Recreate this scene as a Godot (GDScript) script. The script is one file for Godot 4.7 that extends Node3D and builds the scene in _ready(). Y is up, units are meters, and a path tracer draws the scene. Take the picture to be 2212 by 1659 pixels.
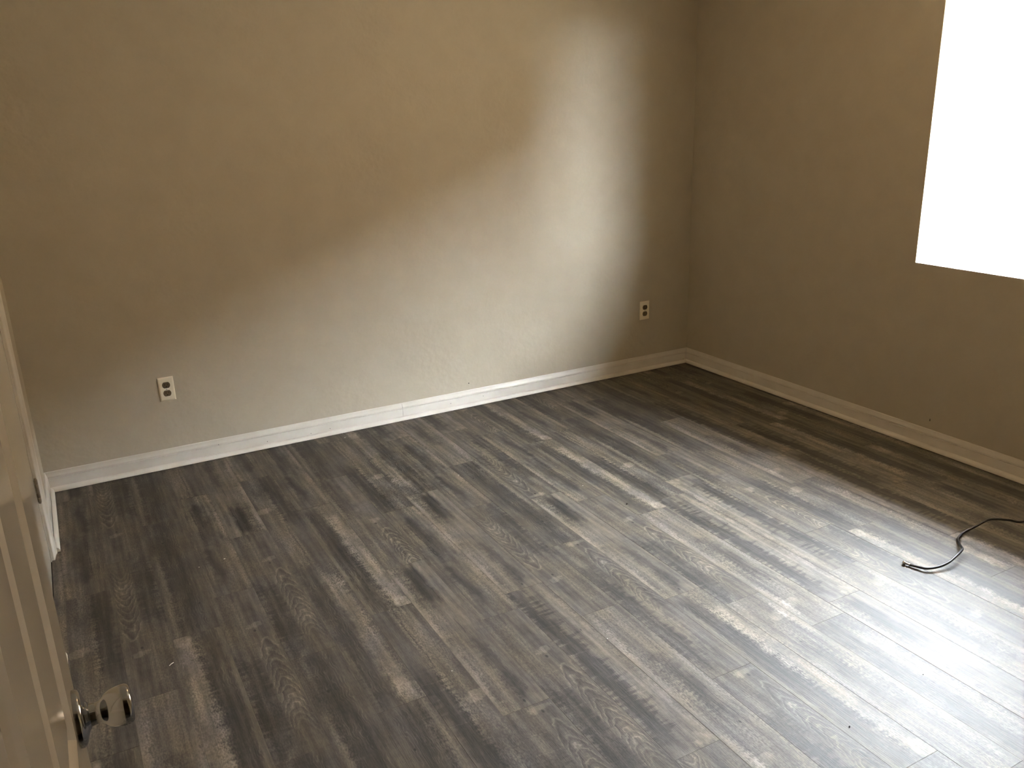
extends Node3D
# Empty bedroom corner: greige walls, white baseboards, grey vinyl planks, window on the right, open door on the left.
# World: left wall x = 0, back wall z = 0, right wall x = W, camera in the doorway near z = 4.

const W := 3.634          # inner face of the right wall
const XL := 0.004         # inner face of the left wall
const ZN := 3.93          # inner face of the near wall
const TH := 0.12          # wall thickness
const CEIL := 2.44
const PW := 0.1463        # plank width
const PL := 0.8995        # plank length
const PX := 0.0363        # left edge of plank row 0
const WZ0 := 1.557        # window opening
const WZ1 := 2.47
const WY0 := 0.847
const WY1 := 2.06
const DX := 0.144         # visible face of the open entry door
const CAM := Vector3(0.2033, 1.5625, 4.06)

var M := {}

func _ready() -> void:
	setup_camera()
	setup_light()
	make_materials()
	build_shell()
	build_floor()
	build_baseboards()
	build_window()
	build_outside()
	build_closet_door()
	build_entry_door()
	build_ceiling_lamp()
	build_outlets()
	build_cable()
	build_bits()

# ------------------------------------------------------------------ camera, sky, exposure
func setup_camera() -> void:
	var yaw := 0.4904
	var pitch := 0.312
	var roll := -0.0319
	var f := Vector3(sin(yaw) * cos(pitch), -sin(pitch), -cos(yaw) * cos(pitch))
	var r := Vector3(cos(yaw), 0, sin(yaw))
	var u := r.cross(f)
	var r2 := cos(roll) * r + sin(roll) * u
	var u2 := -sin(roll) * r + cos(roll) * u
	var c := Camera3D.new()
	c.name = "camera"
	c.transform = Transform3D(Basis(r2, u2, -f), CAM)
	c.fov = rad_to_deg(2.0 * atan(829.5 / 1837.26))
	c.near = 0.02
	c.current = true
	add_child(c)

func setup_light() -> void:
	var sm := ProceduralSkyMaterial.new()
	sm.sky_top_color = Color(0.88, 0.91, 0.94)
	sm.sky_horizon_color = Color(0.92, 0.945, 0.965)
	sm.sky_curve = 0.2
	sm.ground_bottom_color = Color(0.5, 0.47, 0.43)
	sm.ground_horizon_color = Color(0.6, 0.58, 0.55)
	sm.sky_energy_multiplier = 10.0
	var sky := Sky.new()
	sky.sky_material = sm
	var e := Environment.new()
	e.background_mode = Environment.BG_SKY
	e.sky = sky
	e.tonemap_mode = Environment.TONE_MAPPER_LINEAR
	e.tonemap_exposure = 0.98
	e.sdfgi_enabled = true
	e.ssao_enabled = true
	e.ssil_enabled = true
	var we := WorldEnvironment.new()
	we.name = "world_environment"
	we.environment = e
	add_child(we)

# ------------------------------------------------------------------ small helpers
func st_new() -> SurfaceTool:
	var st := SurfaceTool.new()
	st.begin(Mesh.PRIMITIVE_TRIANGLES)
	return st

# a quad whose front face looks along n
func quad(st: SurfaceTool, a: Vector3, b: Vector3, c: Vector3, d: Vector3, n: Vector3, uvs: Array = []) -> void:
	var p := [a, b, c, d]
	var t := uvs
	if (b - a).cross(c - a).dot(n) > 0.0:       # front faces run clockwise
		p = [d, c, b, a]
		if t.size() == 4: t = [uvs[3], uvs[2], uvs[1], uvs[0]]
	for i in [0, 1, 2, 0, 2, 3]:
		if t.size() == 4: st.set_uv(t[i])
		st.set_normal(n)
		st.add_vertex(p[i])

func box(st: SurfaceTool, lo: Vector3, hi: Vector3) -> void:
	var a := lo
	var b := hi
	quad(st, Vector3(a.x, a.y, a.z), Vector3(b.x, a.y, a.z), Vector3(b.x, b.y, a.z), Vector3(a.x, b.y, a.z), Vector3.FORWARD)
	quad(st, Vector3(a.x, a.y, b.z), Vector3(b.x, a.y, b.z), Vector3(b.x, b.y, b.z), Vector3(a.x, b.y, b.z), Vector3.BACK)
	quad(st, Vector3(a.x, a.y, a.z), Vector3(a.x, b.y, a.z), Vector3(a.x, b.y, b.z), Vector3(a.x, a.y, b.z), Vector3.LEFT)
	quad(st, Vector3(b.x, a.y, a.z), Vector3(b.x, b.y, a.z), Vector3(b.x, b.y, b.z), Vector3(b.x, a.y, b.z), Vector3.RIGHT)
	quad(st, Vector3(a.x, a.y, a.z), Vector3(b.x, a.y, a.z), Vector3(b.x, a.y, b.z), Vector3(a.x, a.y, b.z), Vector3.DOWN)
	quad(st, Vector3(a.x, b.y, a.z), Vector3(b.x, b.y, a.z), Vector3(b.x, b.y, b.z), Vector3(a.x, b.y, b.z), Vector3.UP)

# a box with chamfered edges
func soft_box(st: SurfaceTool, lo: Vector3, hi: Vector3, r: float) -> void:
	var c := (lo + hi) * 0.5
	var h := (hi - lo) * 0.5
	var ax := [Vector3.RIGHT, Vector3.UP, Vector3.BACK]
	var hs := [h.x, h.y, h.z]
	for i in 3:
		var j := (i + 1) % 3
		var k := (i + 2) % 3
		for s: float in [-1.0, 1.0]:
			var o: Vector3 = c + ax[i] * s * hs[i]
			var pj: Vector3 = ax[j] * (hs[j] - r)
			var pk: Vector3 = ax[k] * (hs[k] - r)
			quad(st, o - pj - pk, o + pj - pk, o + pj + pk, o - pj + pk, ax[i] * s)
			for t: float in [-1.0, 1.0]:
				var e1: Vector3 = c + ax[i] * s * hs[i] + ax[j] * t * (hs[j] - r)
				var e2: Vector3 = c + ax[i] * s * (hs[i] - r) + ax[j] * t * hs[j]
				quad(st, e1 - pk, e1 + pk, e2 + pk, e2 - pk, (ax[i] * s + ax[j] * t).normalized())
	for sx: float in [-1.0, 1.0]:
		for sy: float in [-1.0, 1.0]:
			for sz: float in [-1.0, 1.0]:
				var n := Vector3(sx, sy, sz).normalized()
				var q := [c + Vector3(sx * h.x, sy * (h.y - r), sz * (h.z - r)), c + Vector3(sx * (h.x - r), sy * h.y, sz * (h.z - r)), c + Vector3(sx * (h.x - r), sy * (h.y - r), sz * h.z)]
				if (q[1] - q[0]).cross(q[2] - q[0]).dot(n) > 0.0: q.reverse()
				for v in q:
					st.set_normal(n)
					st.add_vertex(v)

# profile points (x = distance out along n, y = height), swept from a to b; m0 and m1 are the mitres at the ends
func moulding(st: SurfaceTool, prof: PackedVector2Array, a: Vector3, b: Vector3, n: Vector3, m0 := 0.0, m1 := 0.0) -> void:
	var dir := (b - a).normalized()
	for i in prof.size() - 1:
		var p := prof[i]
		var q := prof[i + 1]
		var a1 := a + n * p.x + Vector3.UP * p.y + dir * m0 * p.x
		var a2 := a + n * q.x + Vector3.UP * q.y + dir * m0 * q.x
		var b1 := b + n * p.x + Vector3.UP * p.y - dir * m1 * p.x
		var b2 := b + n * q.x + Vector3.UP * q.y - dir * m1 * q.x
		var e := q - p
		var nn := (n * e.y - Vector3.UP * e.x).normalized()
		quad(st, a1, b1, b2, a2, nn)
	var cap := Geometry2D.triangulate_polygon(prof)
	for end in 2:
		var nn2 := -dir if end == 0 else dir
		for i in range(0, cap.size(), 3):
			var t := []
			for k in 3:
				var p2 := prof[cap[i + k]]
				t.append((a + dir * m0 * p2.x if end == 0 else b - dir * m1 * p2.x) + n * p2.x + Vector3.UP * p2.y)
			if (t[1] - t[0]).cross(t[2] - t[0]).dot(nn2) > 0.0: t.reverse()
			for v in t:
				st.set_normal(nn2)
				st.add_vertex(v)

# profile (x = along the axis, y = radius) turned about an axis through o
func lathe(st: SurfaceTool, prof: PackedVector2Array, o: Vector3, axis: Vector3, side: Vector3, seg := 40) -> void:
	var up := axis.cross(side)
	for i in prof.size() - 1:
		var p := prof[i]
		var q := prof[i + 1]
		if p.distance_to(q) < 1e-7: continue
		for k in seg:
			var vs := []
			var ns := []
			for kk: int in [k, k + 1]:
				var a := TAU * kk / seg
				var rad := side * cos(a) + up * sin(a)
				for w: int in [i, i + 1]:
					vs.append(o + axis * prof[w].x + rad * prof[w].y)
					var e0 := prof[w] - prof[maxi(w - 1, 0)]
					var e1 := prof[mini(w + 1, prof.size() - 1)] - prof[w]
					var e := q - p
					if e0.length() > 1e-7 and e1.length() > 1e-7 and e0.normalized().dot(e1.normalized()) > 0.6: e = e0.normalized() + e1.normalized()
					ns.append((rad * e.x - axis * e.y).normalized())
			var fn: Vector3 = ns[0] + ns[1] + ns[2] + ns[3]
			for tri in [[0, 2, 3], [0, 3, 1]]:
				var ii: Array = tri
				if (vs[ii[1]] - vs[ii[0]]).cross(vs[ii[2]] - vs[ii[0]]).dot(fn) > 0.0: ii = [tri[0], tri[2], tri[1]]
				for v in ii:
					st.set_normal(ns[v])
					st.add_vertex(vs[v])

func tube(st: SurfaceTool, pts: PackedVector3Array, r: float, seg := 12) -> void:
	var prev := Vector3.UP
	var rings := []
	for i in pts.size():
		var t := (pts[mini(i + 1, pts.size() - 1)] - pts[maxi(i - 1, 0)]).normalized()
		var s := (prev - t * prev.dot(t)).normalized()
		prev = s
		var b := t.cross(s)
		var ring := []
		for k in seg:
			var a := TAU * k / seg
			ring.append(s * cos(a) + b * sin(a))
		rings.append(ring)
	for i in pts.size() - 1:
		for k in seg:
			var k2 := (k + 1) % seg
			var vs := [pts[i] + rings[i][k] * r, pts[i] + rings[i][k2] * r, pts[i + 1] + rings[i + 1][k2] * r, pts[i + 1] + rings[i + 1][k] * r]
			var ns := [rings[i][k], rings[i][k2], rings[i + 1][k2], rings[i + 1][k]]
			for tri in [[0, 1, 2], [0, 2, 3]]:
				var ii: Array = tri
				if (vs[ii[1]] - vs[ii[0]]).cross(vs[ii[2]] - vs[ii[0]]).dot(ns[0]) > 0.0: ii = [tri[0], tri[2], tri[1]]
				for v in ii:
					st.set_normal(ns[v])
					st.add_vertex(vs[v])
	for end in 2:
		var i := 0 if end == 0 else pts.size() - 1
		var n := (pts[0] - pts[1]).normalized() if end == 0 else (pts[i] - pts[i - 1]).normalized()
		for k in seg:
			var t3 := [pts[i], pts[i] + rings[i][k] * r, pts[i] + rings[i][(k + 1) % seg] * r]
			if (t3[1] - t3[0]).cross(t3[2] - t3[0]).dot(n) > 0.0: t3.reverse()
			for v in t3:
				st.set_normal(n)
				st.add_vertex(v)

func obj(called: String, st: SurfaceTool, m: Material, parent: Node = self) -> MeshInstance3D:
	var o := MeshInstance3D.new()
	o.name = called
	o.mesh = st.commit()
	o.material_override = m
	o.cast_shadow = GeometryInstance3D.SHADOW_CASTING_SETTING_ON
	parent.add_child(o, true)
	return o

func base(called: String, at := Vector3.ZERO) -> Node3D:
	var o := Node3D.new()
	o.name = called
	o.position = at
	add_child(o, true)
	return o

func struct(o: Node, label := "", category := "") -> Node:
	o.set_meta("kind", "structure")
	if label: o.set_meta("label", label)
	if category: o.set_meta("category", category)
	return o

func tag(o: Node, label: String, category: String, group := "") -> void:
	o.set_meta("label", label)
	o.set_meta("category", category)
	if group: o.set_meta("group", group)

# ------------------------------------------------------------------ materials
func plain(c: Color, rough := 0.6, metal := 0.0) -> StandardMaterial3D:
	var m := StandardMaterial3D.new()
	m.albedo_color = c
	m.roughness = rough
	m.metallic = metal
	return m

func noise_tex(freq: float, w: int, h: int, seed_: int, c0: Color, c1: Color, oct := 3) -> NoiseTexture2D:
	var n := FastNoiseLite.new()
	n.noise_type = FastNoiseLite.TYPE_SIMPLEX_SMOOTH
	n.seed = seed_
	n.frequency = freq
	n.fractal_octaves = oct
	var g := Gradient.new()
	g.set_color(0, c0)
	g.set_color(1, c1)
	var t := NoiseTexture2D.new()
	t.width = w
	t.height = h
	t.noise = n
	t.seamless = true
	t.color_ramp = g
	return t

func bump_tex(freq: float, w: int, h: int, seed_: int, strength: float) -> NoiseTexture2D:
	var n := FastNoiseLite.new()
	n.noise_type = FastNoiseLite.TYPE_SIMPLEX_SMOOTH
	n.seed = seed_
	n.frequency = freq
	n.fractal_octaves = 3
	var t := NoiseTexture2D.new()
	t.width = w
	t.height = h
	t.noise = n
	t.seamless = true
	t.as_normal_map = true
	t.bump_strength = strength
	return t

func make_materials() -> void:
	var wall := plain(Color(1, 1, 1), 0.82)
	wall.albedo_texture = noise_tex(0.02, 512, 512, 4, Color8(187, 179, 159), Color8(193, 185, 165))
	wall.uv1_triplanar = true
	wall.uv1_world_triplanar = true
	wall.uv1_scale = Vector3(0.6, 0.6, 0.6)
	wall.metallic_specular = 0.28
	wall.normal_enabled = true
	wall.normal_texture = bump_tex(0.08, 512, 512, 9, 1.2)
	wall.normal_scale = 0.25
	M.wall = wall
	M.ceiling = plain(Color8(225, 221, 212), 0.9)
	var trim := plain(Color(1, 1, 1), 0.32)
	trim.albedo_texture = noise_tex(0.03, 256, 256, 6, Color8(219, 214, 202), Color8(229, 225, 214))
	trim.uv1_triplanar = true
	trim.uv1_world_triplanar = true
	M.trim = trim
	var dp := plain(Color8(222, 216, 204), 0.12)
	M.door_paint = dp
	M.nickel = plain(Color8(186, 189, 194), 0.12, 1.0)
	M.hinge = plain(Color8(150, 140, 124), 0.35, 1.0)
	M.subfloor = plain(Color8(40, 36, 32), 0.9)
	M.ivory = plain(Color8(242, 234, 212), 0.35)
	M.brown = plain(Color8(92, 80, 60), 0.3)
	M.slot = plain(Color8(14, 12, 10), 0.6)
	M.screw = plain(Color8(190, 184, 170), 0.35, 0.8)
	M.rubber = plain(Color8(17, 17, 18), 0.36)
	M.steel = plain(Color8(208, 208, 210), 0.22, 1.0)
	M.chip = plain(Color8(236, 233, 226), 0.5)
	M.crumb = plain(Color8(38, 32, 27), 0.8)
	M.stain = plain(Color8(62, 56, 52), 0.5)
	M.vinyl = plain(Color8(240, 240, 238), 0.4)
	var g := plain(Color(0.95, 1.0, 0.98, 0.06), 0.0)
	g.transparency = BaseMaterial3D.TRANSPARENCY_ALPHA
	M.glass = g
	M.hall = plain(Color8(188, 178, 158), 0.8)
	M.soil = plain(Color8(140, 126, 104), 0.95)
	M.siding = plain(Color8(152, 131, 107), 0.9)
	M.roof = plain(Color8(88, 80, 74), 0.95)
	M.soffit = plain(Color8(190, 182, 170), 0.8)

# ------------------------------------------------------------------ room shell
func build_shell() -> void:
	var st := st_new()
	box(st, Vector3(-TH, -0.02, -TH), Vector3(W + TH, CEIL + 0.02, 0))
	var wb := obj("wall_back", st, M.wall)
	struct(wb, "greige painted back wall with two outlets", "wall")
	# nail left in the back wall above the baseboard
	st = st_new()
	lathe(st, PackedVector2Array([Vector2(0, 0.0028), Vector2(0.003, 0.0028), Vector2(0.0035, 0.0)]), Vector3(2.10, 0.132, -0.0005), Vector3.BACK, Vector3.RIGHT, 10)
	obj("nail_head", st, M.crumb, wb)

	# right wall round the window opening
	st = st_new()
	box(st, Vector3(W, -0.02, 0), Vector3(W + TH, CEIL + 0.02, WZ0))
	box(st, Vector3(W, -0.02, WZ1), Vector3(W + TH, CEIL + 0.02, 5.3))
	box(st, Vector3(W, -0.02, WZ0), Vector3(W + TH, WY0, WZ1))
	box(st, Vector3(W, WY1, WZ0), Vector3(W + TH, CEIL + 0.02, WZ1))
	var wr := obj("wall_right", st, M.wall)
	struct(wr, "greige painted wall with the bright window", "wall")
	st = st_new()
	soft_box(st, Vector3(W - 0.0008, 0.132, 1.724), Vector3(W + 0.001, 0.143, 1.728), 0.0004)
	obj("scuff_mark", st, M.stain, wr)

	# left wall, with a shallow niche that holds the closet door
	st = st_new()
	var c0 := 0.712
	var c1 := 1.352
	box(st, Vector3(-TH, -0.02, 0), Vector3(XL, CEIL + 0.02, c0))
	box(st, Vector3(-TH, -0.02, c1), Vector3(XL, CEIL + 0.02, 5.3))
	box(st, Vector3(-TH, 2.05, c0), Vector3(XL, CEIL + 0.02, c1))
	box(st, Vector3(-TH, -0.02, c0), Vector3(-0.065, 2.05, c1))
	struct(obj("wall_left", st, M.wall), "greige left wall with the closet door", "wall")

	# near wall with the doorway the camera stands in
	st = st_new()
	box(st, Vector3(XL, -0.02, ZN), Vector3(0.112, CEIL + 0.02, ZN + TH))
	box(st, Vector3(0.93, -0.02, ZN), Vector3(W, CEIL + 0.02, ZN + TH))
	box(st, Vector3(0.112, 2.06, ZN), Vector3(0.93, CEIL + 0.02, ZN + TH))
	struct(obj("wall_near", st, M.wall), "greige near wall with the doorway", "wall")

	# the hallway behind the camera
	st = st_new()
	box(st, Vector3(XL, -0.02, 5.18), Vector3(W, CEIL + 0.02, 5.3))
	struct(obj("wall_hall", st, M.hall), "greige hallway wall behind the doorway", "wall")
	st = st_new()
	box(st, Vector3(-TH, CEIL, -TH), Vector3(W + TH, CEIL + 0.1, 5.3))
	struct(obj("ceiling", st, M.ceiling), "off-white ceiling", "ceiling")

# ------------------------------------------------------------------ floor
func smooth(a: float, b: float, x: float) -> float:
	var t := clampf((x - a) / (b - a), 0.0, 1.0)
	return t * t * (3.0 - 2.0 * t)

func field(seed_: int, w: int, h: int, freq: float, oct: int, tw: int, th: int) -> PackedByteArray:
	var n := FastNoiseLite.new()
	n.noise_type = FastNoiseLite.TYPE_SIMPLEX_SMOOTH
	n.seed = seed_
	n.frequency = freq
	n.fractal_octaves = oct
	var im := n.get_image(w, h, false, false, true)
	im.convert(Image.FORMAT_L8)
	if w != tw or h != th: im.resize(tw, th, Image.INTERPOLATE_CUBIC)
	return im.get_data()

# what is printed on each kind of plank. Positions: u along the plank (0..1), v across it (0..1).
# bands [v, half width, depth, u0, u1, jag]; cath [u0, u1, v]; mottle [v0, v1, amount]; knots [u, v, r]; patches [u, v, ru, rv]; cracks [v, u0, u1]; cuts [u, v0, v1]
func plank_prints() -> Array:
	return [
		{"tone": -0.02, "bands": [[0.25, 0.30, -0.20, 0.45, 1.0, 0.5], [0.95, 0.12, 0.10, 0.0, 0.6, 0.1]], "cath": [0.33, 0.86, 0.74], "mottle": [0.0, 0.5, 0.25], "knots": [[0.30, 0.62, 0.004]], "patches": [[0.265, 0.66, 0.022, 0.16]], "cracks": [], "cuts": [[0.38, 0.1, 0.6], [0.47, 0.0, 0.55], [0.56, 0.15, 0.6]]},
		{"tone": -0.04, "bands": [[0.2, 0.3, -0.18, 0.2, 0.95, 0.6], [0.5, 0.2, 0.10, 0.4, 1.0, 0.2]], "cath": [0.06, 0.56, 0.76], "mottle": [0.0, 0.55, 0.2], "knots": [[0.04, 0.7, 0.004], [0.62, 0.3, 0.003]], "patches": [[0.02, 0.62, 0.02, 0.2]], "cracks": [], "cuts": [[0.12, 0.1, 0.55], [0.2, 0.0, 0.5], [0.31, 0.1, 0.6], [0.66, 0.05, 0.7]]},
		{"tone": 0.0, "bands": [[0.3, 0.28, -0.16, 0.0, 0.5, 0.45], [0.62, 0.3, 0.08, 0.0, 0.55, 0.1]], "cath": [0.62, 1.05, 0.78], "mottle": [0.0, 0.5, 0.2], "knots": [[0.59, 0.66, 0.0045]], "patches": [[0.56, 0.7, 0.02, 0.14]], "cracks": [], "cuts": [[0.07, 0.0, 0.7], [0.66, 0.0, 0.5], [0.77, 0.1, 0.6]]},
		{"tone": 0.03, "bands": [[0.22, 0.34, -0.26, 0.0, 0.97, 0.75], [0.82, 0.2, 0.16, 0.05, 1.0, 0.25]], "cath": [], "mottle": [0.5, 1.0, 0.12], "knots": [[0.34, 0.72, 0.003]], "patches": [[0.97, 0.75, 0.03, 0.2]], "cracks": [], "cuts": [[0.12, 0.0, 0.65], [0.27, 0.0, 0.6], [0.45, 0.05, 0.6], [0.71, 0.0, 0.7]]},
		{"tone": 0.02, "bands": [[0.22, 0.24, 0.22, 0.0, 0.9, 0.3], [0.66, 0.3, -0.24, 0.0, 1.0, 0.15]], "cath": [], "mottle": [0.0, 0.5, 0.55], "knots": [[0.5, 0.55, 0.003]], "patches": [[0.03, 0.2, 0.04, 0.2]], "cracks": [], "cuts": [], "lines": [0.58, 0.95]},
		{"tone": 0.0, "bands": [[0.28, 0.3, -0.2, 0.0, 1.0, 0.15], [0.74, 0.26, 0.2, 0.1, 1.0, 0.3]], "cath": [], "mottle": [0.45, 1.0, 0.6], "knots": [], "patches": [[0.93, 0.74, 0.06, 0.2]], "cracks": [], "cuts": [], "lines": [0.1, 0.5]},
		{"tone": 0.05, "bands": [[0.45, 0.3, -0.30, 0.02, 0.34, 0.2], [0.62, 0.2, -0.26, 0.62, 0.98, 0.12], [0.05, 0.12, 0.16, 0.0, 1.0, 0.2]], "cath": [], "mottle": [0.0, 0.4, 0.3], "knots": [[0.12, 0.3, 0.0028], [0.13, 0.44, 0.0026], [0.97, 0.55, 0.004]], "patches": [], "cracks": [[0.60, 0.03, 0.3], [0.55, 0.45, 0.55]], "cuts": []},
		{"tone": 0.0, "bands": [[0.5, 0.22, -0.24, 0.1, 0.55, 0.15], [0.4, 0.2, -0.22, 0.6, 0.9, 0.2], [0.9, 0.14, 0.14, 0.0, 1.0, 0.2]], "cath": [], "mottle": [0.55, 1.0, 0.4], "knots": [[0.35, 0.5, 0.003]], "patches": [], "cracks": [[0.35, 0.2, 0.5]], "cuts": [], "lines": [0.0, 0.3]},
		{"tone": 0.07, "bands": [[0.55, 0.25, -0.22, 0.3, 0.7, 0.25], [0.08, 0.14, 0.15, 0.0, 1.0, 0.15], [0.95, 0.1, 0.12, 0.2, 1.0, 0.2]], "cath": [], "mottle": [0.0, 1.0, 0.35], "knots": [[0.7, 0.62, 0.003]], "patches": [[0.85, 0.3, 0.03, 0.15]], "cracks": [[0.72, 0.5, 0.72]], "cuts": []},
		{"tone": -0.08, "bands": [[0.5, 0.35, -0.12, 0.0, 1.0, 0.2], [0.12, 0.14, 0.12, 0.3, 1.0, 0.2]], "cath": [], "mottle": [0.0, 0.35, 0.3], "knots": [[0.22, 0.4, 0.004], [0.8, 0.75, 0.003]], "patches": [], "cracks": [], "cuts": [], "lines": [0.25, 0.85]},
		{"tone": -0.05, "bands": [[0.75, 0.28, -0.22, 0.0, 0.6, 0.35], [0.3, 0.3, 0.14, 0.2, 1.0, 0.25]], "cath": [], "mottle": [0.0, 0.6, 0.45], "knots": [], "patches": [[0.4, 0.2, 0.03, 0.18]], "cracks": [[0.5, 0.6, 0.9]], "cuts": [[0.3, 0.4, 1.0], [0.52, 0.5, 1.0]]},
		{"tone": 0.02, "bands": [[0.35, 0.2, -0.2, 0.0, 0.4, 0.2], [0.7, 0.25, -0.18, 0.45, 1.0, 0.2]], "cath": [0.7, 1.1, 0.3], "mottle": [0.4, 1.0, 0.3], "knots": [[0.66, 0.3, 0.004]], "patches": [[0.62, 0.32, 0.025, 0.14]], "cracks": [[0.62, 0.1, 0.34]], "cuts": []},
	]

func plank_image(pr: Dictionary, s: int, tw: int, th: int) -> Image:
	var A := field(s * 13 + 1, 48, 24, 0.085, 3, tw, th)        # broad patches
	var H := field(s * 13 + 2, 32, 12, 0.11, 2, tw, th)         # hue
	var B := field(s * 13 + 3, 80, th, 0.30, 3, tw, th)         # grain along the plank
	var C := field(s * 13 + 4, 448, th, 0.15, 3, tw, th)       # mottle
	var D := field(s * 13 + 5, 512, 10, 0.075, 4, tw, th)       # saw marks across the plank
	var E := field(s * 13 + 6, 96, 32, 0.09, 3, tw, th)         # warp
	var F := field(s * 13 + 7, tw, th, 0.33, 2, tw, th)         # fine speckle
	var G := field(s * 13 + 8, 10, 40, 0.16, 3, tw, th)          # long streaks
	var bands: Array = pr.bands
	var cath: Array = pr.cath
	var mot: Array = pr.mottle
	var lines: Array = pr.get("lines", [])
	var tone: float = pr.tone
	var out := PackedByteArray()
	out.resize(tw * th * 3)
	for y in th:
		var v := (y + 0.5) / th
		for x in tw:
			var i := y * tw + x
			var u := (x + 0.5) / tw
			var a := A[i] / 255.0 - 0.5
			var d := D[i] / 255.0 - 0.5
			var e := E[i] / 255.0 - 0.5
			var b := B[i] / 255.0 - 0.5
			var c := C[i] / 255.0 - 0.5
			var f := F[i] / 255.0 - 0.5
			var g := G[i] / 255.0 - 0.5
			var t := 0.47 + tone + a * 0.20 + g * 0.26 + b * 0.20 + f * 0.15 + c * 0.08 + d * 0.06
			var dark := 0.0
			for bd in bands:
				var jg: float = bd[5]
				var dist := absf(v - float(bd[0]) - jg * d * 0.55 - e * (0.10 + 0.16 * jg) - c * 0.12) / float(bd[1])
				if dist < 1.0:
					var un: float = minf(smooth(bd[3] - 0.03 + e * 0.08, bd[3] + 0.05 + e * 0.08, u), 1.0 - smooth(bd[4] - 0.08 + e * 0.1, bd[4] + 0.02 + e * 0.1, u))
					var k := (1.0 - smooth(0.25 + 0.3 * jg, 1.0, dist)) * un
					t += k * float(bd[2])
					if float(bd[2]) < 0.0: dark = maxf(dark, k)
			# leaf-like mottle
			if v > float(mot[0]) - 0.05 and v < float(mot[1]) + 0.05:
				var wv: float = minf(smooth(mot[0] - 0.05, mot[0] + 0.06, v), 1.0 - smooth(mot[1] - 0.06, mot[1] + 0.05, v))
				t += (c + 0.35 * f) * float(mot[2]) * wv * (0.6 + a)
			# wavy lines of tight grain
			if lines.size() == 2 and v > float(lines[0]) and v < float(lines[1]):
				var lw := minf(smooth(lines[0], lines[0] + 0.08, v), 1.0 - smooth(lines[1] - 0.08, lines[1], v)) * smooth(-0.2, 0.15, e + a * 0.6)
				var ph := v * 34.0 + e * 4.5 + b * 0.5
				t += (pow(0.5 + 0.5 * sin(ph * TAU * 0.5), 5.0) - 0.25) * 0.20 * lw
			# cathedral figure: nested pointed arches
			if cath.size() == 3:
				var q := (v - float(cath[2]) + e * 0.03) / 0.21
				if absf(q) < 1.25 and u > float(cath[0]) - 0.03 and u < float(cath[1]) + 0.25:
					var sp := (u - float(cath[0])) - 0.085 * pow(absf(q), 1.7) + 0.022 * d + 0.012 * c + 0.012 * e
					if sp > -0.01:
						var span: float = cath[1] - cath[0]
						var ph2 := 9.5 * pow(maxf(sp, 0.0) / span, 1.25) + e * 0.25
						var fr := ph2 - floorf(ph2)
						var env := smooth(-0.01, 0.004, sp) * (1.0 - smooth(0.75, 1.2, sp / span)) * (1.0 - smooth(0.85, 1.25, absf(q)))
						var li := exp(-pow((fr - 0.30) / 0.12, 2.0))
						var dk := exp(-pow((fr - 0.62) / 0.16, 2.0))
						t += env * (0.25 * li * (0.8 + d) - 0.12 * dk)
			for cu in pr.cuts:
				var du := absf(u - float(cu[0]) - (v - 0.3) * 0.02 - e * 0.006)
				if du < 0.003 and v > float(cu[1]) and v < float(cu[2]): t += 0.16 * (1.0 - du / 0.003) * smooth(-0.35, 0.1, c)
			for pa in pr.patches:
				var rr := pow((u - float(pa[0]) + d * 0.02) / float(pa[2]), 2.0) + pow((v - float(pa[1]) + e * 0.3 + c * 0.1) / float(pa[3]), 2.0)
				if rr < 1.4: t += 0.20 * (1.0 - smooth(0.6, 1.4, rr))
			for kn in pr.knots:
				var kr := sqrt(pow((u - float(kn[0])) * 0.9 * 0.55, 2.0) + pow((v - float(kn[1])) * 0.146, 2.0)) / float(kn[2])
				if kr < 2.0: t -= 0.34 * (1.0 - smooth(0.4, 1.3, kr)) - 0.05 * (1.0 - absf(kr - 1.6) / 0.4 if kr > 1.2 else 0.0)
			for cr in pr.cracks:
				var dv := absf(v - float(cr[0]) - e * 0.05 - (u - float(cr[1])) * 0.06)
				if dv < 0.012 and u > float(cr[1]) and u < float(cr[2]): t -= 0.30 * (1.0 - dv / 0.012)
			t = clampf(t, 0.0, 1.0)
			# grey brown print, from dark umber to pale driftwood
			var hu := H[i] / 255.0 - 0.5 - dark * 0.10
			var lum := lerpf(23.0, 150.0, t)
			out[i * 3] = clampi(int(lum * (1.035 + 0.04 * hu)), 0, 255)
			out[i * 3 + 1] = clampi(int(lum * (0.965 + 0.005 * hu)), 0, 255)
			out[i * 3 + 2] = clampi(int(lum * (0.865 - 0.08 * hu)), 0, 255)
	return Image.create_from_data(tw, th, false, Image.FORMAT_RGB8, out)

func plank_materials() -> Array:
	var list := []
	var tw := 896
	var th := 144
	# embossed grain shared by every plank
	var g := FastNoiseLite.new()
	g.noise_type = FastNoiseLite.TYPE_SIMPLEX_SMOOTH
	g.seed = 77
	g.frequency = 0.22
	g.fractal_octaves = 3
	var gi := g.get_image(48, 192, false, false, true)
	gi.convert(Image.FORMAT_L8)
	gi.resize(1024, 192, Image.INTERPOLATE_CUBIC)
	gi.bump_map_to_normal_map(1.0)
	var nt := ImageTexture.create_from_image(gi)
	var ps := plank_prints()
	for i in ps.size():
		var m := StandardMaterial3D.new()
		m.albedo_texture = ImageTexture.create_from_image(plank_image(ps[i], i + 1, tw, th))
		m.roughness = 0.60
		m.metallic_specular = 0.60
		m.normal_enabled = true
		m.normal_texture = nt
		m.normal_scale = 0.35
		list.append(m)
	return list

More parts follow.
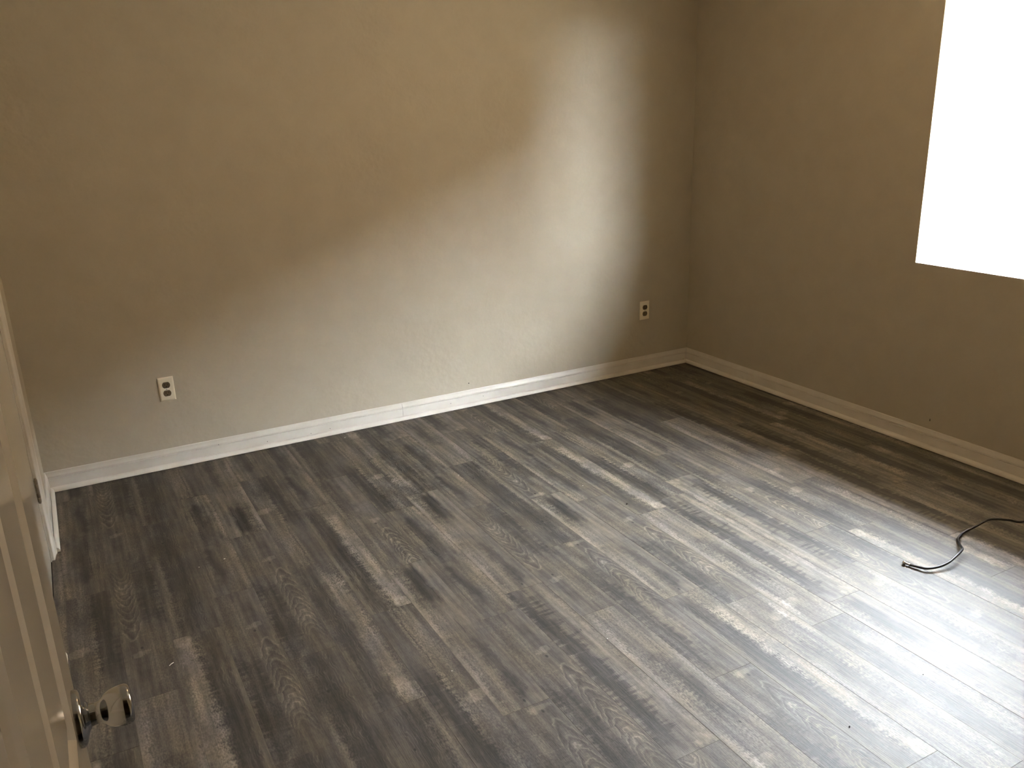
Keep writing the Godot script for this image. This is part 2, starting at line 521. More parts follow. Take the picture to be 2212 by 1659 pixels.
func plank_mesh(w: float, l: float, u0: float, u1: float, v0: float, v1: float) -> SurfaceTool:
	var st := st_new()
	var c := 0.0004
	var h := 0.0
	var y0 := -0.004
	var pts := [Vector3(c, h, c), Vector3(w - c, h, c), Vector3(w - c, h, l - c), Vector3(c, h, l - c)]
	var low := [Vector3(0, h - c * 0.8, 0), Vector3(w, h - c * 0.8, 0), Vector3(w, h - c * 0.8, l), Vector3(0, h - c * 0.8, l)]
	var bot := [Vector3(0, y0, 0), Vector3(w, y0, 0), Vector3(w, y0, l), Vector3(0, y0, l)]
	var uv := [Vector2(u0, v0), Vector2(u0, v1), Vector2(u1, v1), Vector2(u1, v0)]
	quad(st, pts[0], pts[1], pts[2], pts[3], Vector3.UP, uv)
	var ns := [Vector3.FORWARD, Vector3.RIGHT, Vector3.BACK, Vector3.LEFT]
	for i in 4:
		var j := (i + 1) % 4
		var n: Vector3 = ns[i]
		quad(st, pts[i], pts[j], low[j], low[i], (n + Vector3.UP).normalized(), [uv[i], uv[j], uv[j], uv[i]])
		quad(st, low[i], low[j], bot[j], bot[i], n, [uv[i], uv[j], uv[j], uv[i]])
	st.generate_tangents()
	return st

func build_floor() -> void:
	var fl := base("floor", Vector3(0, 0, 0))
	struct(fl, "grey brown wood-look vinyl plank floor", "floor")
	var st := st_new()
	box(st, Vector3(-TH, -0.08, -TH), Vector3(W + TH, -0.004, 5.3))
	obj("subfloor", st, M.subfloor, fl)
	var mats := plank_materials()
	# where an end joint falls in each row, read from the photograph
	var joints := {-1: 0.62, 0: 1.055, 1: 1.76, 2: 1.495, 3: 0.41, 4: 0.898, 5: 1.26, 6: 1.693, 7: 1.445, 8: 1.007, 9: 1.81, 10: 1.156, 11: 0.714, 12: 1.216, 13: 1.343, 14: 1.573, 15: 1.508, 16: 0.473, 17: 1.13, 18: 0.30, 19: 0.78, 20: 0.52, 21: 1.02, 22: 0.20, 23: 0.66, 24: 0.9}
	# print of the planks that can be told apart: row -> {plank counted from the listed joint: [print, turned round]}
	var known := {
		0: {0: [10, 0], 1: [4, 0], -1: [7, 1]}, 1: {0: [8, 0], -1: [0, 1], -2: [0, 1]}, 2: {0: [4, 0], -1: [9, 0], 1: [4, 0]},
		3: {0: [7, 0], 1: [0, 0], 2: [9, 0]}, 4: {0: [0, 0], 1: [9, 0], -1: [6, 1]}, 5: {0: [5, 0], 1: [9, 1], -1: [10, 0]},
		6: {0: [10, 1], -1: [4, 1], -2: [7, 0]}, 7: {0: [6, 0], -1: [2, 0], 1: [1, 0], -2: [9, 0]}, 8: {0: [7, 0], 1: [0, 0], -1: [10, 1]},
		9: {0: [3, 0], -1: [6, 0], 1: [2, 1]}, 10: {0: [0, 1], 1: [8, 0], -1: [7, 0]}, 11: {0: [9, 1], 1: [1, 0], 2: [1, 0], -1: [8, 1]},
		12: {0: [6, 0], 1: [4, 1], -1: [1, 1]}, 13: {0: [0, 0], 1: [8, 1], -1: [7, 1]}, 14: {0: [8, 0], -1: [4, 1], 1: [5, 0]},
		15: {0: [3, 0], 1: [6, 0], -1: [10, 1]}, 16: {0: [9, 0], 1: [3, 1], 2: [8, 1]}, 17: {0: [2, 0], 1: [0, 1], -1: [6, 0]}}
	var rng := RandomNumberGenerator.new()
	rng.seed = 20
	var zend := ZN + TH
	for k in range(-1, 25):
		var x0 := PX + PW * k
		var x1 := x0 + PW
		var cx0 := maxf(x0, XL)
		var cx1 := minf(x1, W)
		var j: float = joints[k]
		for n in range(-3, 6):
			var z0 := j + PL * n
			var z1 := z0 + PL
			var cz0 := maxf(z0, 0.0)
			var cz1 := minf(z1, zend)
			var pick := rng.randi_range(0, mats.size() - 1)
			var turned := rng.randi_range(0, 1)
			var lift := rng.randf_range(-0.00025, 0.00025)
			if cz1 - cz0 < 0.01: continue
			if known.has(k) and known[k].has(n):
				pick = known[k][n][0]
				turned = known[k][n][1]
			var u0 := (cz0 - z0) / PL
			var u1 := (cz1 - z0) / PL
			var v0 := (cx0 - x0) / PW
			var v1 := (cx1 - x0) / PW
			if turned == 1:
				u0 = 1.0 - u0
				u1 = 1.0 - u1
				v0 = 1.0 - v0
				v1 = 1.0 - v1
			var gap := 0.00012
			var o := obj("plank", plank_mesh(cx1 - cx0 - gap * 2, cz1 - cz0 - gap * 2, u0, u1, v0, v1), mats[pick], fl)
			o.position = Vector3(cx0 + gap, lift, cz0 + gap)
	# a smear on one plank
	st = st_new()
	soft_box(st, Vector3(2.668, 0.0, 2.055), Vector3(2.676, 0.0007, 2.135), 0.0003)
	obj("scuff_mark", st, M.stain, fl)

# ------------------------------------------------------------------ baseboards
func build_baseboards() -> void:
	var prof := PackedVector2Array([Vector2(0, 0.002), Vector2(0.0125, 0.002), Vector2(0.0125, 0.0635), Vector2(0.0075, 0.0645), Vector2(0.0075, 0.0675), Vector2(0.0112, 0.0685), Vector2(0.0112, 0.073), Vector2(0.0085, 0.080), Vector2(0.0065, 0.087), Vector2(0.0062, 0.091), Vector2(0.0045, 0.094), Vector2(0.0, 0.094)])
	var shoe := PackedVector2Array([Vector2(0.0128, 0.0035), Vector2(0.0285, 0.0035)])
	for i in range(1, 9):
		var a := PI * 0.5 * i / 8.0
		shoe.append(Vector2(0.0128 + 0.0157 * cos(a), 0.0045 + 0.0185 * sin(a)))
	var seam := 1.70
	var b := base("baseboard_back")
	struct(b, "white baseboard with shoe moulding under the outlets", "baseboard")
	var st := st_new()
	moulding(st, prof, Vector3(XL, 0, 0), Vector3(seam - 0.0006, 0, 0), Vector3.BACK, 1.0, 0.0)
	obj("board", st, M.trim, b)
	st = st_new()
	moulding(st, prof, Vector3(seam + 0.0006, 0, 0), Vector3(W, 0, 0), Vector3.BACK, 0.0, 1.0)
	obj("board", st, M.trim, b)
	st = st_new()
	moulding(st, shoe, Vector3(XL, 0, 0), Vector3(W, 0, 0), Vector3.BACK, 1.0, 1.0)
	obj("shoe_moulding", st, M.trim, b)
	# nail holes left in the board
	for h in [[0.98, 0.034], [1.20, 0.030], [1.30, 0.036], [1.98, 0.040], [2.18, 0.046], [0.75, 0.068], [3.60, 0.024]]:
		st = st_new()
		lathe(st, PackedVector2Array([Vector2(0, 0.0019), Vector2(0.0004, 0.0019), Vector2(0.0005, 0.0)]), Vector3(h[0], h[1], 0.0125), Vector3.BACK, Vector3.RIGHT, 8)
		obj("nail_hole", st, M.stain, b)

	b = base("baseboard_right")
	struct(b, "white baseboard with shoe moulding below the window", "baseboard")
	st = st_new()
	moulding(st, prof, Vector3(W, 0, 0), Vector3(W, 0, ZN), Vector3.LEFT, 1.0, 1.0)
	obj("board", st, M.trim, b)
	st = st_new()
	moulding(st, shoe, Vector3(W, 0, 0), Vector3(W, 0, ZN), Vector3.LEFT, 1.0, 1.0)
	obj("shoe_moulding", st, M.trim, b)

	b = base("baseboard_left")
	struct(b, "short white baseboard beside the closet casing", "baseboard")
	st = st_new()
	moulding(st, prof, Vector3(XL, 0, 0), Vector3(XL, 0, 0.652), Vector3.RIGHT, 1.0, 0.0)
	moulding(st, prof, Vector3(XL, 0, 1.416), Vector3(XL, 0, ZN), Vector3.RIGHT, 0.0, 1.0)
	obj("board", st, M.trim, b)
	st = st_new()
	# this shoe has come loose from its board, more so towards the casing
	moulding(st, shoe, Vector3(XL, 0, 0.0), Vector3(XL + 0.004, 0, 0.656), Vector3.RIGHT, 1.0, 0.0)
	moulding(st, shoe, Vector3(XL, 0, 1.416), Vector3(XL, 0, ZN), Vector3.RIGHT, 0.0, 1.0)
	obj("shoe_moulding", st, M.trim, b)

	b = base("baseboard_near")
	struct(b, "white baseboard on the near wall", "baseboard")
	st = st_new()
	moulding(st, prof, Vector3(1.0, 0, ZN), Vector3(W, 0, ZN), Vector3.FORWARD, 0.0, 1.0)
	obj("board", st, M.trim, b)
	st = st_new()
	moulding(st, shoe, Vector3(1.0, 0, ZN), Vector3(W, 0, ZN), Vector3.FORWARD, 0.0, 1.0)
	obj("shoe_moulding", st, M.trim, b)

# ------------------------------------------------------------------ window and what stands outside it
func build_window() -> void:
	var w := base("window_1", Vector3(W, WY0, WZ0))
	struct(w, "bright sliding window set in plaster returns", "window")
	var h := WY1 - WY0
	var l := WZ1 - WZ0
	var f := 0.004
	var st := st_new()
	# the frame is nailed on from outside, so that only glass shows between the returns
	var x0 := 0.086
	var x1 := 0.118
	box(st, Vector3(TH, -0.05, -0.05), Vector3(TH + 0.02, 0, l + 0.05))
	box(st, Vector3(TH, h, -0.05), Vector3(TH + 0.02, h + 0.05, l + 0.05))
	box(st, Vector3(TH, 0, -0.05), Vector3(TH + 0.02, h, 0))
	box(st, Vector3(TH, 0, l), Vector3(TH + 0.02, h, l + 0.05))
	obj("window_frame", st, M.vinyl, w)
	st = st_new()
	soft_box(st, Vector3(x0 + 0.008, f, l * 0.62), Vector3(x1 - 0.008, h - f, l * 0.62 + 0.035), 0.003)
	obj("meeting_stile", st, M.vinyl, w)
	st = st_new()
	box(st, Vector3(0.094, f, f), Vector3(0.097, h - f, l * 0.62))
	obj("pane", st, M.glass, w)
	st = st_new()
	box(st, Vector3(0.094, f, l * 0.62 + 0.035), Vector3(0.097, h - f, l - f))
	obj("pane", st, M.glass, w)

func build_outside() -> void:
	var st := st_new()
	box(st, Vector3(W + TH, -0.55, -50), Vector3(60, -0.35, 70))
	struct(obj("ground", st, M.soil), "bare ground outside the window", "ground")
	# the eave of this house, over the window
	st = st_new()
	box(st, Vector3(W + TH, 2.30, -3), Vector3(W + TH + 0.90, 2.42, 8))
	struct(obj("roof_eave", st, M.soffit), "soffit of the roof over the window", "roof")
	# the house next door that fills the lower part of the view
	var hs := base("neighbour_house", Vector3(W + 9.0, -0.35, 2.0))
	struct(hs, "long tan house next door, washed out white through the window", "house")
	st = st_new()
	box(st, Vector3(0, 0, -26), Vector3(7, 4.9, 17.6))
	obj("wall", st, M.siding, hs)
	st = st_new()
	moulding(st, PackedVector2Array([Vector2(0.5, 4.8), Vector2(0.5, 5.0), Vector2(-3.5, 7.2), Vector2(-7.5, 5.0), Vector2(-7.5, 4.8)]), Vector3(0, 0, -26.4), Vector3(0, 0, 18.0), Vector3.LEFT)
	obj("roof", st, M.roof, hs)

# ------------------------------------------------------------------ doors
# panels on a door face: rows of [y0, y1], columns of [a0, a1]; the face looks along n, its width runs along s from o
func door_leaf(parent: Node3D, o: Vector3, s: Vector3, n: Vector3, width: float, height: float, thick: float, m: Material) -> void:
	var cols := [[0.105, width * 0.5 - 0.05], [width * 0.5 + 0.05, width - 0.105]]
	var rows := [[0.22, 0.78], [0.99, 1.58], [1.68, height - 0.115]]
	var ys := [0.0, 0.22, 0.78, 0.99, 1.58, 1.68, height - 0.115, height]
	var xs := [0.0, cols[0][0], cols[0][1], cols[1][0], cols[1][1], width]
	var st := st_new()
	for yi in ys.size() - 1:
		for xi in xs.size() - 1:
			if xi % 2 == 1 and yi % 2 == 1: continue
			var a: Vector3 = o + s * xs[xi] + Vector3.UP * ys[yi]
			var dx: Vector3 = s * (xs[xi + 1] - xs[xi])
			var dy: Vector3 = Vector3.UP * (ys[yi + 1] - ys[yi])
			quad(st, a, a + dx, a + dx + dy, a + dy, n)
	var b := o - n * thick
	var up := Vector3.UP * height
	var sw := s * width
	quad(st, b, b + sw, b + sw + up, b + up, -n)
	quad(st, o, o + up, b + up, b, -s)
	quad(st, o + sw, o + sw + up, b + sw + up, b + sw, s)
	quad(st, o, o + sw, b + sw, b, Vector3.DOWN)
	quad(st, o + up, o + sw + up, b + sw + up, b + up, Vector3.UP)
	obj("leaf", st, m, parent)
	# sticking down to a groove, then a raised field
	var rings := [[0.0, 0.0], [0.006, -0.004], [0.012, -0.0085], [0.020, -0.0095], [0.026, -0.0085], [0.050, -0.002], [0.052, -0.0015]]
	for c in cols:
		for r in rows:
			st = st_new()
			for i in rings.size() - 1:
				var p := rect_ring(o, s, n, c, r, rings[i])
				var q := rect_ring(o, s, n, c, r, rings[i + 1])
				for k in 4:
					var k2 := (k + 1) % 4
					var nn: Vector3 = (p[k2] - p[k]).cross(q[k] - p[k]).normalized()
					if nn.dot(n) < 0.0: nn = -nn
					quad(st, p[k], p[k2], q[k2], q[k], nn)
			var e := rect_ring(o, s, n, c, r, rings[-1])
			quad(st, e[0], e[1], e[2], e[3], n)
			obj("panel", st, m, parent)

func rect_ring(o: Vector3, s: Vector3, n: Vector3, c: Array, r: Array, g: Array) -> Array:
	var i: float = g[0]
	var d: Vector3 = n * g[1]
	return [o + s * (c[0] + i) + Vector3.UP * (r[0] + i) + d, o + s * (c[1] - i) + Vector3.UP * (r[0] + i) + d, o + s * (c[1] - i) + Vector3.UP * (r[1] - i) + d, o + s * (c[0] + i) + Vector3.UP * (r[1] - i) + d]

func hinge(parent: Node3D, at: Vector3) -> void:
	var st := st_new()
	for i in 5:
		var y := -0.0445 + i * 0.0178
		lathe(st, PackedVector2Array([Vector2(0, 0), Vector2(0, 0.0055), Vector2(0.0008, 0.0062), Vector2(0.0162, 0.0062), Vector2(0.017, 0.0055), Vector2(0.017, 0)]), at + Vector3.UP * y, Vector3.UP, Vector3.RIGHT, 14)
	var h := obj("hinge", st, M.hinge, parent)
	st = st_new()
	for sgn: float in [-1.0, 1.0]:
		lathe(st, PackedVector2Array([Vector2(0, 0), Vector2(0, 0.0045), Vector2(0.003, 0.005), Vector2(0.006, 0.003), Vector2(0.0065, 0)]), at + Vector3.UP * 0.0445 * sgn, Vector3.UP * sgn, Vector3.RIGHT, 14)
	obj("pin", st, M.hinge, h)

func knob_set(parent: Node3D, at: Vector3, n: Vector3) -> void:
	var side := Vector3.UP
	var st := st_new()
	lathe(st, PackedVector2Array([Vector2(0.0000, 0.0289), Vector2(0.0036, 0.0289), Vector2(0.0058, 0.0278), Vector2(0.0076, 0.0249), Vector2(0.0093, 0.0196), Vector2(0.0111, 0.0147), Vector2(0.0129, 0.0129), Vector2(0.0129, 0.0000)]), at, n, side, 56)
	var r := obj("rosette", st, M.nickel, parent)
	r.set_meta("label", "round nickel rosette")
	st = st_new()
	lathe(st, PackedVector2Array([Vector2(0.0089, 0.0129), Vector2(0.0133, 0.0114), Vector2(0.0178, 0.0105), Vector2(0.0223, 0.0109), Vector2(0.0249, 0.0125), Vector2(0.0271, 0.0147), Vector2(0.0294, 0.0167), Vector2(0.0329, 0.0185), Vector2(0.0383, 0.0199), Vector2(0.0436, 0.0206), Vector2(0.0476, 0.0205), Vector2(0.0503, 0.0194), Vector2(0.0521, 0.0174), Vector2(0.0530, 0.0133), Vector2(0.0534, 0.0071), Vector2(0.0534, 0.0000)]), at, n, side, 56)
	var k := obj("knob", st, M.nickel, parent)
	k.set_meta("label", "tulip-shaped nickel door knob")

func build_closet_door() -> void:
	var c0 := 0.712
	var c1 := 1.352
	# jamb and casing
	var t := base("trim_1", Vector3(0, 0, 0))
	struct(t, "white casing round the closet door", "trim")
	var st := st_new()
	box(st, Vector3(-0.065, 0.0, c0), Vector3(XL + 0.001, 2.05, c0 + 0.012))
	box(st, Vector3(-0.065, 0.0, c1 - 0.012), Vector3(XL + 0.001, 2.05, c1))
	box(st, Vector3(-0.065, 2.038, c0), Vector3(XL + 0.001, 2.05, c1))
	obj("jamb", st, M.trim, t)
	var cp := 0.021
	for s in [[c0 + 0.004, -1.0], [c1 - 0.004, 1.0]]:
		st = st_new()
		var za: float = s[0]
		var d: float = s[1]
		var zs := [za, za + d * 0.006, za + d * 0.02, za + d * 0.04, za + d * 0.052, za + d * 0.058, za + d * 0.062]
		var ds := [0.009, 0.0115, 0.0125, 0.015, 0.0195, cp, 0.0195]
		for i in 6:
			var e := Vector3(ds[i + 1] - ds[i], 0, zs[i + 1] - zs[i])
			var nn := Vector3(absf(e.z), 0, -e.x * signf(e.z)).normalized()
			quad(st, Vector3(XL + ds[i], 0.001, zs[i]), Vector3(XL + ds[i + 1], 0.001, zs[i + 1]), Vector3(XL + ds[i + 1], 2.108, zs[i + 1]), Vector3(XL + ds[i], 2.108, zs[i]), nn)
		quad(st, Vector3(XL, 0.001, zs[6]), Vector3(XL + ds[6], 0.001, zs[6]), Vector3(XL + ds[6], 2.108, zs[6]), Vector3(XL, 2.108, zs[6]), Vector3(0, 0, d))
		quad(st, Vector3(XL, 0.001, zs[0]), Vector3(XL + ds[0], 0.001, zs[0]), Vector3(XL + ds[0], 2.108, zs[0]), Vector3(XL, 2.108, zs[0]), Vector3(0, 0, -d))
		quad(st, Vector3(XL, 2.108, zs[0]), Vector3(XL + 0.0125, 2.108, zs[0]), Vector3(XL + 0.0195, 2.108, zs[6]), Vector3(XL, 2.108, zs[6]), Vector3.UP)
		quad(st, Vector3(XL, 0.001, zs[0]), Vector3(XL + 0.0125, 0.001, zs[0]), Vector3(XL + 0.0195, 0.001, zs[6]), Vector3(XL, 0.001, zs[6]), Vector3.DOWN)
		obj("casing", st, M.trim, t)
	st = st_new()
	soft_box(st, Vector3(XL, 2.046, c0 - 0.058), Vector3(XL + 0.018, 2.108, c1 + 0.058), 0.003)
	obj("casing", st, M.trim, t)

	var d2 := base("door_2", Vector3(0, 0, 0))
	struct(d2, "closed white closet door in the left wall", "door")
	st = st_new()
	soft_box(st, Vector3(XL - 0.036, 0.012, c0 + 0.015), Vector3(XL - 0.001, 2.032, c1 - 0.015), 0.0015)
	obj("leaf", st, M.door_paint, d2)
	for y in [0.292, 1.03, 1.80]:
		hinge(d2, Vector3(XL + 0.005, y, c0 + 0.0135))
	var sp := st_new()
	lathe(sp, PackedVector2Array([Vector2(0, 0.028), Vector2(0.0015, 0.028), Vector2(0.002, 0.026), Vector2(0.0006, 0.022), Vector2(0.0004, 0.0)]), Vector3(XL - 0.001, 0.95, c1 - 0.015 - 0.05), Vector3.RIGHT, Vector3.UP, 24)
	obj("flush_pull", sp, M.nickel, d2)

func build_entry_door() -> void:
	var d1 := base("door_1", Vector3(0, 0, 0))
	struct(d1, "open white panelled door with a nickel knob", "door")
	var free_z := 3.16
	door_leaf(d1, Vector3(DX, 0.012, free_z), Vector3.BACK, Vector3.RIGHT, 0.762, 2.03, 0.035, M.door_paint)
	knob_set(d1, Vector3(DX, 0.995, free_z + 0.062), Vector3.RIGHT)
	knob_set(d1, Vector3(DX - 0.035, 0.995, free_z + 0.062), Vector3.LEFT)
	# latch plate in the edge
	var st := st_new()
	soft_box(st, Vector3(DX - 0.030, 0.966, free_z - 0.001), Vector3(DX - 0.005, 1.024, free_z + 0.002), 0.0005)
	obj("latch_plate", st, M.nickel, d1)
	for y in [0.26, 1.02, 1.80]:
		hinge(d1, Vector3(DX - 0.040, y, free_z + 0.766))
	# jamb of the doorway
	var t := base("trim_2", Vector3(0, 0, 0))
	struct(t, "white jamb of the entry doorway", "trim")
	st = st_new()
	box(st, Vector3(0.112, 0.0, ZN), Vector3(0.130, 2.06, ZN + TH))
	box(st, Vector3(0.912, 0.0, ZN), Vector3(0.93, 2.06, ZN + TH))
	box(st, Vector3(0.112, 2.042, ZN), Vector3(0.93, 2.06, ZN + TH))
	obj("jamb", st, M.trim, t)
	st = st_new()
	soft_box(st, Vector3(0.925, 0.0, ZN - 0.018), Vector3(0.988, 2.11, ZN), 0.003)
	soft_box(st, Vector3(0.05, 2.05, ZN - 0.018), Vector3(0.988, 2.11, ZN), 0.003)
	obj("casing", st, M.trim, t)

# ------------------------------------------------------------------ ceiling lamp
func build_ceiling_lamp() -> void:
	var l := base("ceiling_lamp", Vector3(2.15, CEIL, 1.75))
	tag(l, "flush round ceiling lamp with a warm glass dome", "lamp")
	var st := st_new()
	lathe(st, PackedVector2Array([Vector2(0, 0), Vector2(0, 0.15), Vector2(0.018, 0.15), Vector2(0.022, 0.145), Vector2(0.022, 0.0)]), Vector3.ZERO, Vector3.DOWN, Vector3.RIGHT, 40)
	obj("lamp_base", st, M.steel, l)
	st = st_new()
	var prof := PackedVector2Array()
	for i in 11:
		var a := PI * 0.5 * i / 10.0
		prof.append(Vector2(0.022 + 0.075 * sin(a), 0.14 * cos(a)))
	lathe(st, prof, Vector3.ZERO, Vector3.DOWN, Vector3.RIGHT, 40)
	var m := plain(Color8(245, 232, 210), 0.5)
	m.emission_enabled = true
	m.emission = Color(1.0, 0.78, 0.54)
	m.emission_energy_multiplier = 0.35
	obj("lamp_shade", st, m, l)
	var o := OmniLight3D.new()
	o.name = "lamp_light"
	o.position = Vector3(0, -0.13, 0)
	o.light_color = Color(1.0, 0.76, 0.52)
	o.light_energy = 0.26
	o.light_size = 0.12
	o.omni_range = 8.0
	o.omni_attenuation = 2.0
	o.shadow_enabled = true
	l.add_child(o)

# ------------------------------------------------------------------ outlets
func build_outlets() -> void:
	outlet(Vector3(0.561, 0.383, 0), "ivory duplex outlet plate on the back wall near the closet side")
	outlet(Vector3(3.296, 0.380, 0), "ivory duplex outlet plate on the back wall near the window corner")

func outlet(at: Vector3, label: String) -> void:
	var o := base("wall_outlet", at)
	tag(o, label, "outlet", "duplex wall outlets")
	# plate with a bevelled rim
	var st := st_new()
	var w := 0.035
	var h := 0.057
	var rings := [[0.0, 0.0], [0.0, 0.0022], [0.0012, 0.0040], [0.0040, 0.0056], [0.0075, 0.0062]]
	for i in 4:
		var p := []
		var q := []
		for c in [[-1, -1], [1, -1], [1, 1], [-1, 1]]:
			p.append(Vector3(c[0] * (w - rings[i][0]), c[1] * (h - rings[i][0]), rings[i][1]))
			q.append(Vector3(c[0] * (w - rings[i + 1][0]), c[1] * (h - rings[i + 1][0]), rings[i + 1][1]))
		for k in 4:
			var k2 := (k + 1) % 4
			var mid: Vector3 = (p[k] + p[k2]) * 0.5
			var nn: Vector3 = (p[k2] - p[k]).cross(q[k] - p[k]).normalized() if i > 0 else Vector3(mid.x, mid.y, 0).normalized()
			if nn.dot(Vector3(mid.x, mid.y, 0.02)) < 0.0: nn = -nn
			quad(st, p[k], p[k2], q[k2], q[k], nn)
	var ww := w - 0.0075
	var hh := h - 0.0075
	quad(st, Vector3(-ww, -hh, 0.0062), Vector3(ww, -hh, 0.0062), Vector3(ww, hh, 0.0062), Vector3(-ww, hh, 0.0062), Vector3.BACK)
	obj("plate", st, M.ivory, o)
	for sgn: float in [1.0, -1.0]:
		# receptacle face: a circle cut flat above and below
		st = st_new()
		var rim := PackedVector2Array()
		for k in 40:
			var a := TAU * k / 40.0
			rim.append(Vector2(0.0172 * cos(a), clampf(0.0172 * sin(a), -0.0140, 0.0140)))
		for k in 40:
			var a2 := rim[k]
			var b2 := rim[(k + 1) % 40]
			var c := Vector3(0, sgn * 0.0195, 0.0)
			var n2 := Vector3(a2.x + b2.x, a2.y + b2.y, 0).normalized()
			quad(st, c + Vector3(a2.x, a2.y, 0.005), c + Vector3(b2.x, b2.y, 0.005), c + Vector3(b2.x, b2.y, 0.0072), c + Vector3(a2.x, a2.y, 0.0072), n2)
			var tr := [c + Vector3(0, 0, 0.0072), c + Vector3(a2.x, a2.y, 0.0072), c + Vector3(b2.x, b2.y, 0.0072)]
			if (tr[1] - tr[0]).cross(tr[2] - tr[0]).z > 0.0: tr.reverse()
			for v in tr:
				st.set_normal(Vector3.BACK)
				st.add_vertex(v)
		var f := obj("receptacle", st, M.brown, o)
		f.set_meta("label", "dark brown receptacle")
		st = st_new()
		var cy := sgn * 0.0195
		box(st, Vector3(-0.0073, cy - 0.001, 0.0070), Vector3(-0.0053, cy + 0.0075, 0.0074))
		box(st, Vector3(0.0053, cy - 0.0005, 0.0070), Vector3(0.0071, cy + 0.0070, 0.0074))
		lathe(st, PackedVector2Array([Vector2(0, 0.0025), Vector2(0.0004, 0.0025), Vector2(0.0004, 0.0)]), Vector3(0, cy - 0.0075, 0.0070), Vector3.BACK, Vector3.RIGHT, 14)
		obj("slots", st, M.slot, f)
	st = st_new()
	lathe(st, PackedVector2Array([Vector2(0, 0.003), Vector2(0.0008, 0.003), Vector2(0.0014, 0.002), Vector2(0.0016, 0)]), Vector3(0, 0, 0.0062), Vector3.BACK, Vector3.RIGHT, 16)
	obj("screw", st, M.screw, o)

# ------------------------------------------------------------------ the coax cable on the floor
func build_cable() -> void:
	var c := base("coax_cable", Vector3(2.64, 0, 2.37))
	tag(c, "loose black coaxial cable with a steel connector on the floor", "cable")
	var way := [[1964.6, 1220.0, 0.0060], [1989.0, 1226.0, 0.0090], [2005.5, 1228.0, 0.0114], [2030.0, 1223.5, 0.0144], [2051.0, 1213.6, 0.0204], [2067.6, 1199.0, 0.0276], [2078.5, 1187.5, 0.0276], [2076.5, 1181.0, 0.0216], [2071.5, 1173.5, 0.0108], [2070.0, 1163.0, 0.0072], [2082.0, 1150.0, 0.0108], [2105.0, 1138.5, 0.0216], [2128.0, 1126.0, 0.0312], [2137.0, 1122.5, 0.0348], [2155.0, 1121.5, 0.0360], [2180.0, 1123.5, 0.0348], [2212.0, 1126.5, 0.0312]]
	var pts := PackedVector3Array()
	for w in way: pts.append(pixel_at_height(w[0], w[1], w[2]))
	pts.append(Vector3(3.42, 0.030, 2.43))
	pts.append(Vector3(3.54, 0.075, 2.46))
	pts.append(Vector3(W + 0.005, 0.125, 2.47))
	var cv := Curve3D.new()
	for i in pts.size():
		var t := (pts[mini(i + 1, pts.size() - 1)] - pts[maxi(i - 1, 0)]) / 6.0
		cv.add_point(pts[i], -t, t)
	cv.bake_interval = 0.004
	var bk := cv.get_baked_points()
	for i in bk.size(): bk[i] -= c.position
	var st := st_new()
	tube(st, bk, 0.0044, 10)
	obj("cable_jacket", st, M.rubber, c)
	var a := bk[0]
	var dir := (bk[0] - bk[2]).normalized()
	dir.y = 0.03
	dir = dir.normalized()
	var side := dir.cross(Vector3.UP).normalized()
	st = st_new()
	lathe(st, PackedVector2Array([Vector2(-0.002, 0), Vector2(-0.002, 0.0042), Vector2(0.011, 0.0042), Vector2(0.012, 0.0048), Vector2(0.014, 0.0048), Vector2(0.014, 0.0)]), a + Vector3.UP * 0.0005, dir, side, 20)
	var s := obj("crimp_sleeve", st, M.steel, c)
	s.set_meta("label", "steel crimp sleeve")
	st = st_new()
	lathe(st, PackedVector2Array([Vector2(0.014, 0), Vector2(0.014, 0.0058), Vector2(0.015, 0.0066), Vector2(0.022, 0.0066), Vector2(0.023, 0.0058), Vector2(0.0235, 0.0045), Vector2(0.019, 0.0043), Vector2(0.019, 0.0)]), a + Vector3.UP * 0.0012, dir, side, 6)
	var nut := obj("connector_nut", st, M.steel, c)
	nut.set_meta("label", "steel hex connector nut")

# the point at height y that the photograph shows at a pixel of its 2212 x 1659 frame
func pixel_at_height(px: float, py: float, y: float) -> Vector3:
	var c: Camera3D = get_node("camera")
	var b := c.transform.basis
	var d := -b.z + b.x * (px - 1106.0) / 1837.26 - b.y * (py - 829.5) / 1837.26
	return CAM + d * ((y - CAM.y) / d.y)

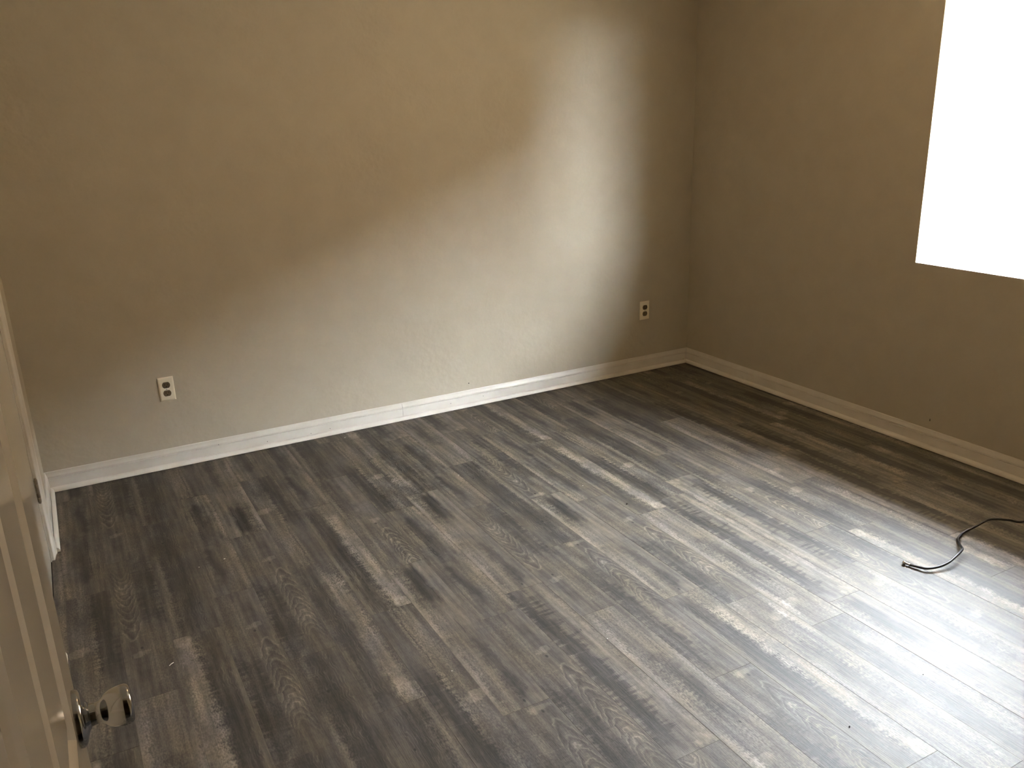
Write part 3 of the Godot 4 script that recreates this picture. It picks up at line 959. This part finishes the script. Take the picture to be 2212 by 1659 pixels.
# ------------------------------------------------------------------ bits lying on the floor
func build_bits() -> void:
	# a curl of paint
	var p := pixel_at_height(370, 1435, 0.001)
	var st := st_new()
	var pts := PackedVector3Array()
	for i in 9:
		var t := i / 8.0
		pts.append(Vector3(-0.006 + 0.013 * t, 0.0012 + 0.003 * sin(PI * t), 0.0045 - 0.010 * t + 0.003 * sin(PI * t)))
	tube(st, pts, 0.0011, 6)
	var o := obj("paint_curl", st, M.chip)
	o.position = Vector3(p.x, 0.0, p.z)
	tag(o, "curled white paint shaving on the planks near the door knob", "debris")
	var chips := [[485, 1207, 0.0035, "white paint fleck on a dark plank by the closet"], [430, 1225, 0.0022, "tiny white paint fleck lying beside a larger fleck"], [745, 945, 0.0028, "white fleck on the floor close to the back baseboard"], [991, 1026, 0.0024, "tiny white speck in the middle of the floor"], [1312, 1379, 0.0022, "pale grit speck on a warm grey plank"], [976, 1449, 0.0022, "pale grit speck on a dark brown plank"], [1259, 1049, 0.0026, "pale grit speck beside a plank end joint"]]
	var rng := RandomNumberGenerator.new()
	rng.seed = 5
	for c in chips:
		var r: float = c[2]
		o = obj("paint_fleck", flake(r, rng), M.chip)
		p = pixel_at_height(c[0], c[1], 0.001)
		o.position = Vector3(p.x, 0.0003, p.z)
		tag(o, c[3], "debris", "white flecks on the floor")
	var crumbs := [[1354, 1089, 0.0042, "dark brown crumb on a pale plank between two end joints"], [1835, 1570, 0.0032, "small dark crumb on the brightly lit planks"], [1994, 1457, 0.0020, "tiny dark crumb in the bright window glare"]]
	for c in crumbs:
		o = obj("dirt_crumb", flake(c[2], rng, 1.4), M.crumb)
		p = pixel_at_height(c[0], c[1], 0.001)
		o.position = Vector3(p.x, 0.0003, p.z)
		tag(o, c[3], "debris", "dark crumbs on the floor")

# a small irregular lump
func flake(r: float, rng: RandomNumberGenerator, tall := 0.7) -> SurfaceTool:
	var st := st_new()
	var ring := []
	for i in 8:
		var a := TAU * i / 8.0
		var q := r * rng.randf_range(0.65, 1.15)
		ring.append(Vector3(q * cos(a), 0, q * 0.7 * sin(a)))
	var top := Vector3(rng.randf_range(-0.2, 0.2) * r, r * tall, rng.randf_range(-0.2, 0.2) * r)
	for i in 8:
		var a: Vector3 = ring[i]
		var b: Vector3 = ring[(i + 1) % 8]
		var mi := a * 0.65 + Vector3.UP * r * tall * 0.75
		var mj := b * 0.65 + Vector3.UP * r * tall * 0.75
		quad(st, a, b, mj, mi, ((a + b) * 0.5 + Vector3.UP * r * 0.6).normalized())
		var t := [mi, mj, top]
		if (t[1] - t[0]).cross(t[2] - t[0]).y > 0.0: t.reverse()
		for v in t:
			st.set_normal(Vector3.UP)
			st.add_vertex(v)
	return st
